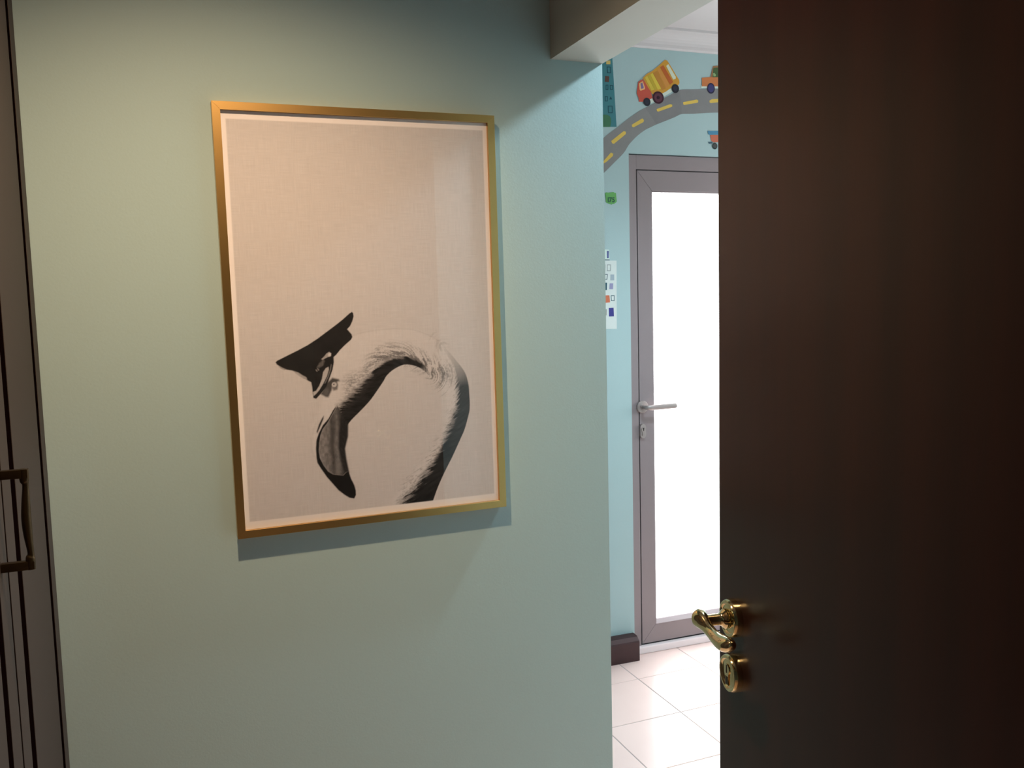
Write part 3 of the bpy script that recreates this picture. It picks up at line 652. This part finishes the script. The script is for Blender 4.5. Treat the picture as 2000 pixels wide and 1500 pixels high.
def print_material():
    m = bpy.data.materials.new('printed paper with linen grain'); m.use_nodes = True
    nt = m.node_tree; b = nt.nodes['Principled BSDF']
    b.inputs['Roughness'].default_value = 0.6; b.inputs['Specular IOR Level'].default_value = 0.2
    at = nt.nodes.new('ShaderNodeVertexColor'); at.layer_name = 'ink'
    tc = nt.nodes.new('ShaderNodeTexCoord')
    def thread(sx, sz):
        mp = nt.nodes.new('ShaderNodeMapping'); mp.inputs['Scale'].default_value = (sx, 1, sz)
        n = nt.nodes.new('ShaderNodeTexNoise'); n.inputs['Scale'].default_value = 1.0; n.inputs['Detail'].default_value = 2
        nt.links.new(tc.outputs['Object'], mp.inputs['Vector']); nt.links.new(mp.outputs['Vector'], n.inputs['Vector'])
        return n
    a, c = thread(620, 22), thread(26, 620)
    ad = nt.nodes.new('ShaderNodeMath'); ad.operation = 'ADD'
    nt.links.new(a.outputs['Fac'], ad.inputs[0]); nt.links.new(c.outputs['Fac'], ad.inputs[1])
    mr = nt.nodes.new('ShaderNodeMapRange'); mr.inputs[1].default_value = .7; mr.inputs[2].default_value = 1.3
    mr.inputs[3].default_value = .93; mr.inputs[4].default_value = 1.06
    nt.links.new(ad.outputs[0], mr.inputs[0])
    # the grain is printed in the grey field only, not on the white margin
    lt = nt.nodes.new('ShaderNodeMath'); lt.operation = 'LESS_THAN'; lt.inputs[1].default_value = .75
    sp = nt.nodes.new('ShaderNodeSeparateColor')
    nt.links.new(at.outputs['Color'], sp.inputs[0]); nt.links.new(sp.outputs[0], lt.inputs[0])
    mf = nt.nodes.new('ShaderNodeMix'); mf.inputs[2].default_value = 1.0
    nt.links.new(lt.outputs[0], mf.inputs[0]); nt.links.new(mr.outputs[0], mf.inputs[3])
    vm = nt.nodes.new('ShaderNodeVectorMath'); vm.operation = 'SCALE'
    nt.links.new(at.outputs['Color'], vm.inputs[0]); nt.links.new(mf.outputs[0], vm.inputs['Scale'])
    nt.links.new(vm.outputs[0], b.inputs['Base Color'])
    return m
link_mesh('print', paint_print(), print_material(), pic)

# ------------------------------------------------------------------ wall decals of the far wall
dm_cache = {}
def dmat(name, c, k=1.0):
    key_ = (name,)
    if key_ not in dm_cache:
        l = srgb(*c); l = (min(.9, l[0] * k), min(.9, l[1] * k), min(.9, l[2] * k * .85))
        dm_cache[key_] = material('decal ' + name, l, 0.6, vary=0.08, vscale=25, spec=0.2)
    return dm_cache[key_]
L0, LT = 0.0005, 0.0004
def sheet(name, pts, mat, parent, layer=0):
    bm = bmesh.new()
    y0 = -(L0 + layer * LT) + .0002; y1 = -(L0 + (layer + 1) * LT)
    prism(bm, pts, lambda p: (p[0], y0, p[1]), lambda p: (p[0], y1, p[1]))
    bmesh.ops.triangulate(bm, faces=[f for f in bm.faces if len(f.verts) > 4])
    return obj(name, bm, mat, parent)
def ellipse(e, k=1.0, n=24):
    c, a, b = e
    rx = math.hypot(a[0] - c[0], a[1] - c[1]) * k; rz = math.hypot(b[0] - c[0], b[1] - c[1]) * k
    return [(c[0] + rx * math.cos(2 * PI * i / n), c[1] + rz * math.sin(2 * PI * i / n)) for i in range(n)]
def ring_sheet(name, pts, w, mat, parent, layer):
    """an outlined window: a closed frame of width w"""
    c = np.mean(np.array(pts), 0)
    inner = []
    for p in pts:
        d = np.array(p) - c
        inner.append(tuple(c + d - np.sign(d) * w))
    bm = bmesh.new(); n = len(pts)
    y0 = -(L0 + layer * LT) + .0002; y1 = -(L0 + (layer + 1) * LT)
    V = [[bm.verts.new((p[0], y, p[1])) for p in pts_] for pts_, y in ((pts, y0), (inner, y0), (inner, y1), (pts, y1))]
    for i in range(n):
        j = (i + 1) % n
        for a in range(4):
            b = (a + 1) % 4
            bm.faces.new((V[a][i], V[a][j], V[b][j], V[b][i]))
    return obj(name, bm, mat, parent)
def halo(pts, w):
    c = np.mean(np.array(pts), 0); P_ = np.array(pts); n = len(P_); out = []
    area_ = sum(P_[i][0] * P_[(i + 1) % n][1] - P_[(i + 1) % n][0] * P_[i][1] for i in range(n))
    sgn = 1 if area_ > 0 else -1
    for i in range(n):
        a, b, c_ = P_[i - 1], P_[i], P_[(i + 1) % n]
        n1 = np.array([(b - a)[1], -(b - a)[0]]); n2 = np.array([(c_ - b)[1], -(c_ - b)[0]])
        m_ = n1 / (np.linalg.norm(n1) + 1e-9) + n2 / (np.linalg.norm(n2) + 1e-9)
        m_ = m_ / (np.linalg.norm(m_) + 1e-9)
        out.append(tuple(b + sgn * m_ * w))
    return out
def decal(name, label, cat, group='vehicle and town decals on the far wall'):
    return thing(far(empty(name)), label, cat, group)

# road
rd = decal('road_decal', 'grey road decal with yellow dashes curving over the glazed door', 'wall decal')
top = catmull(DEC['road_top'], 4); bot = catmull(DEC['road_bot'], 4)
def cut(line, xa, xb):
    xs_ = [p[0] for p in line]; zs_ = [p[1] for p in line]
    f = lambda x: (x, float(np.interp(x, xs_, zs_)))
    return [f(xa)] + [p for p in line if xa < p[0] < xb] + [f(xb)]
cuts_t = [0.0183, 0.345, 0.505, 0.74, 0.96]
cuts_b = [0.06, 0.395, 0.512, 0.74, 0.955]
cols = [(128, 128, 137), (122, 122, 132), (126, 126, 136), (122, 122, 131)]
for k in range(4):
    t_ = cut(top, cuts_t[k], cuts_t[k + 1]); b_ = cut(bot, cuts_b[k], cuts_b[k + 1])
    sheet('road_piece', t_ + b_[::-1], dmat('road %d' % k, cols[k], 1.08), rd, 0)
for q in DEC['dashes']: sheet('lane_dash', q, dmat('dash yellow', (216, 186, 98)), rd, 1)

white = dmat('halo white', (205, 218, 222))
# lorry
tr = decal('truck_decal', 'orange and yellow striped lorry decal with red cab, above the road decal', 'wall decal')
sheet('halo', halo(DEC['t_base'], .003), white, tr, 1)
sheet('truck_body', DEC['t_body'], dmat('truck amber', (200, 148, 62)), tr, 2)
for q, c, nm in zip(DEC['t_stripes'], [(206, 184, 78), (184, 164, 62), (208, 186, 76), (184, 128, 62), (202, 140, 76), (184, 98, 54)], 'abcdef'):
    sheet('stripe', q, dmat('truck stripe ' + nm, c), tr, 3)
sheet('tail_panel', DEC['t_panel'], dmat('panel white', (205, 215, 208)), tr, 3)
sheet('cab', DEC['t_cab'], dmat('cab red', (188, 84, 74)), tr, 3)
sheet('window_frame', DEC['t_wframe'], dmat('cream', (226, 176, 128)), tr, 4)
sheet('cab_window', DEC['t_win'], dmat('violet', (122, 110, 160)), tr, 5)
for e, big in zip(DEC['t_wheels'], (0, 1, 0)):
    w_ = sheet('wheel', ellipse(e), dmat('tyre maroon', (62, 32, 46)) if big else dmat('tyre black', (40, 42, 54)), tr, 4)
    if big:
        sheet('hub', ellipse(e, .72), dmat('hub plum', (94, 56, 74)), w_, 5)
        sheet('hub', ellipse(e, .28), dmat('hub dark', (58, 32, 50)), w_, 6)
    else: sheet('hub', ellipse(e, .55), dmat('hub navy', (50, 52, 72)), w_, 5)
# orange car
oc = decal('car_decal', 'orange car decal with blue wheels, half hidden by the dark door', 'wall decal')
sheet('halo', halo(DEC['o_base'], .002), white, oc, 1)
sheet('car_body', DEC['o_body'], dmat('car orange', (196, 122, 82)), oc, 2)
sheet('cabin', DEC['o_cabin'], dmat('cabin brown', (150, 112, 84)), oc, 2)
wn = sheet('car_window', DEC['o_win'], dmat('bottle green', (72, 96, 66)), oc, 3)
sheet('window_shine', DEC['o_spot'], dmat('light green', (140, 170, 128)), wn, 4)
for e in DEC['o_wheels']:
    w_ = sheet('wheel', ellipse(e), dmat('tyre navy', (48, 46, 76)), oc, 3)
    sheet('hub', ellipse(e, .74), dmat('hub blue', (66, 66, 122)), w_, 4)
# little tipper
st = decal('tipper_decal', 'small tipper decal with blue bed and orange body above the glazed door', 'wall decal')
sheet('tipper_body', DEC['s_body'], dmat('tipper orange', (192, 108, 92)), st, 1)
sheet('tipper_bed', DEC['s_bed'], dmat('tipper blue', (78, 134, 178)), st, 2)
sheet('bumper', DEC['s_bump'], dmat('slate', (70, 98, 122)), st, 1)
for e in DEC['s_wheels']:
    w_ = sheet('wheel', ellipse(e), dmat('tyre dark green', (40, 56, 58)), st, 3)
    sheet('hub', ellipse(e, .7), dmat('hub grey', (76, 78, 84)), w_, 4)
# white tower block
wb = decal('white_building_decal', 'white tower block decal with coloured windows, beside the end of the mint wall', 'wall decal')
sheet('wall_sheet', DEC['w_main'], dmat('block white', (206, 214, 226)), wb, 0)
sheet('roof_box', DEC['w_tower'], dmat('roof white', (202, 220, 226)), wb, 0)
sheet('roof_line', DEC['w_line'], dmat('slate line', (96, 108, 128)), wb, 1)
wc = [('blue', (92, 100, 158), 0), ('grey', (152, 160, 172), 1), ('grey', (152, 160, 172), 1), ('slate edge', (98, 116, 132), 1), ('mist', (158, 172, 194), 0), ('petrol', (50, 88, 108), 0), ('lilac', (146, 146, 192), 0), ('brick', (198, 112, 90), 0), ('slate edge', (104, 110, 122), 1), ('stone', (150, 152, 158), 0), ('indigo', (62, 62, 142), 0)]
for q, (nm, c, outl) in zip(DEC['w_wins'], wc):
    if outl: ring_sheet('window', q, .0030, dmat('block ' + nm, c), wb, 1)
    else: sheet('window', q, dmat('block ' + nm, c), wb, 1)
# teal tower
tb = decal('teal_building_decal', 'teal skyscraper decal with dark window outlines, under the beam end', 'wall decal')
sheet('wall_sheet', DEC['b_main'], dmat('tower teal', (66, 124, 142)), tb, 0)
for i, q in enumerate(DEC['b_wins']):
    if i == 1: sheet('window', q, dmat('tower brown', (92, 68, 66)), tb, 1)
    elif i == 7: sheet('window', q, dmat('tower yellow', (202, 178, 112)), tb, 1)
    elif i == 5: sheet('window', q, dmat('tower dark', (34, 78, 96)), tb, 1)
    else: ring_sheet('window', q, .0028, dmat('tower dark', (34, 78, 96)), tb, 1)
sheet('tree', catmull(DEC['b_tree'], 2), dmat('tree green', (68, 116, 92)), tb, 2)
# shield
sh = decal('shield_decal', 'small green road shield decal reading I75 beside the door frame', 'wall decal')
sheet('shield', DEC['shield'], dmat('shield green', (104, 168, 104)), sh, 0)
tx = DEC['shield_text']
fc = bpy.data.curves.new('lettering_shape', 'FONT'); fc.body = 'I75'; fc.align_x = 'LEFT'
fc.extrude = .0002; fc.size = (tx[0][1] - tx[2][1]) * 1.40; fc.offset = .0007
tmp = bpy.data.objects.new('lettering_shape', fc); col.objects.link(tmp)
bpy.context.view_layer.update()
lm = bpy.data.meshes.new_from_object(tmp.evaluated_get(bpy.context.evaluated_depsgraph_get()))
bpy.data.objects.remove(tmp); bpy.data.curves.remove(fc)
lm.name = 'lettering'; lm.materials.clear()
fo = link_mesh('lettering', lm, dmat('shield ink', (48, 88, 80)), sh)
fo.location = (tx[0][0] - .004, -.0013, tx[2][1] + .001); fo.rotation_euler = (PI / 2, 0, 0)

# ------------------------------------------------------------------ the lamps themselves (both outside the view)
def ring_lamp(name, at, rad, label):
    t = thing(empty(name, (at[0], at[1], CEIL)), label, 'lamp')
    bm = bmesh.new(); lathe(bm, [(rad, 0), (rad * 1.35, 0), (rad * 1.35, -.006), (rad * 1.2, -.012), (rad, -.008), (rad, 0)], 40)
    obj('trim_ring', bm, m_lamp, t, True)
    bm = bmesh.new(); lathe(bm, [(0, -.001), (rad, -.001), (rad, -.004), (0, -.004)], 40)
    obj('diffuser', bm, m_lamp, t)
    return t
ring_lamp('downlight', WARM_AT, .045, 'small round recessed ceiling downlight in front of the framed print')
ring_lamp('ceiling_light', COOL_AT, .09, 'round white ceiling light of the mural room')
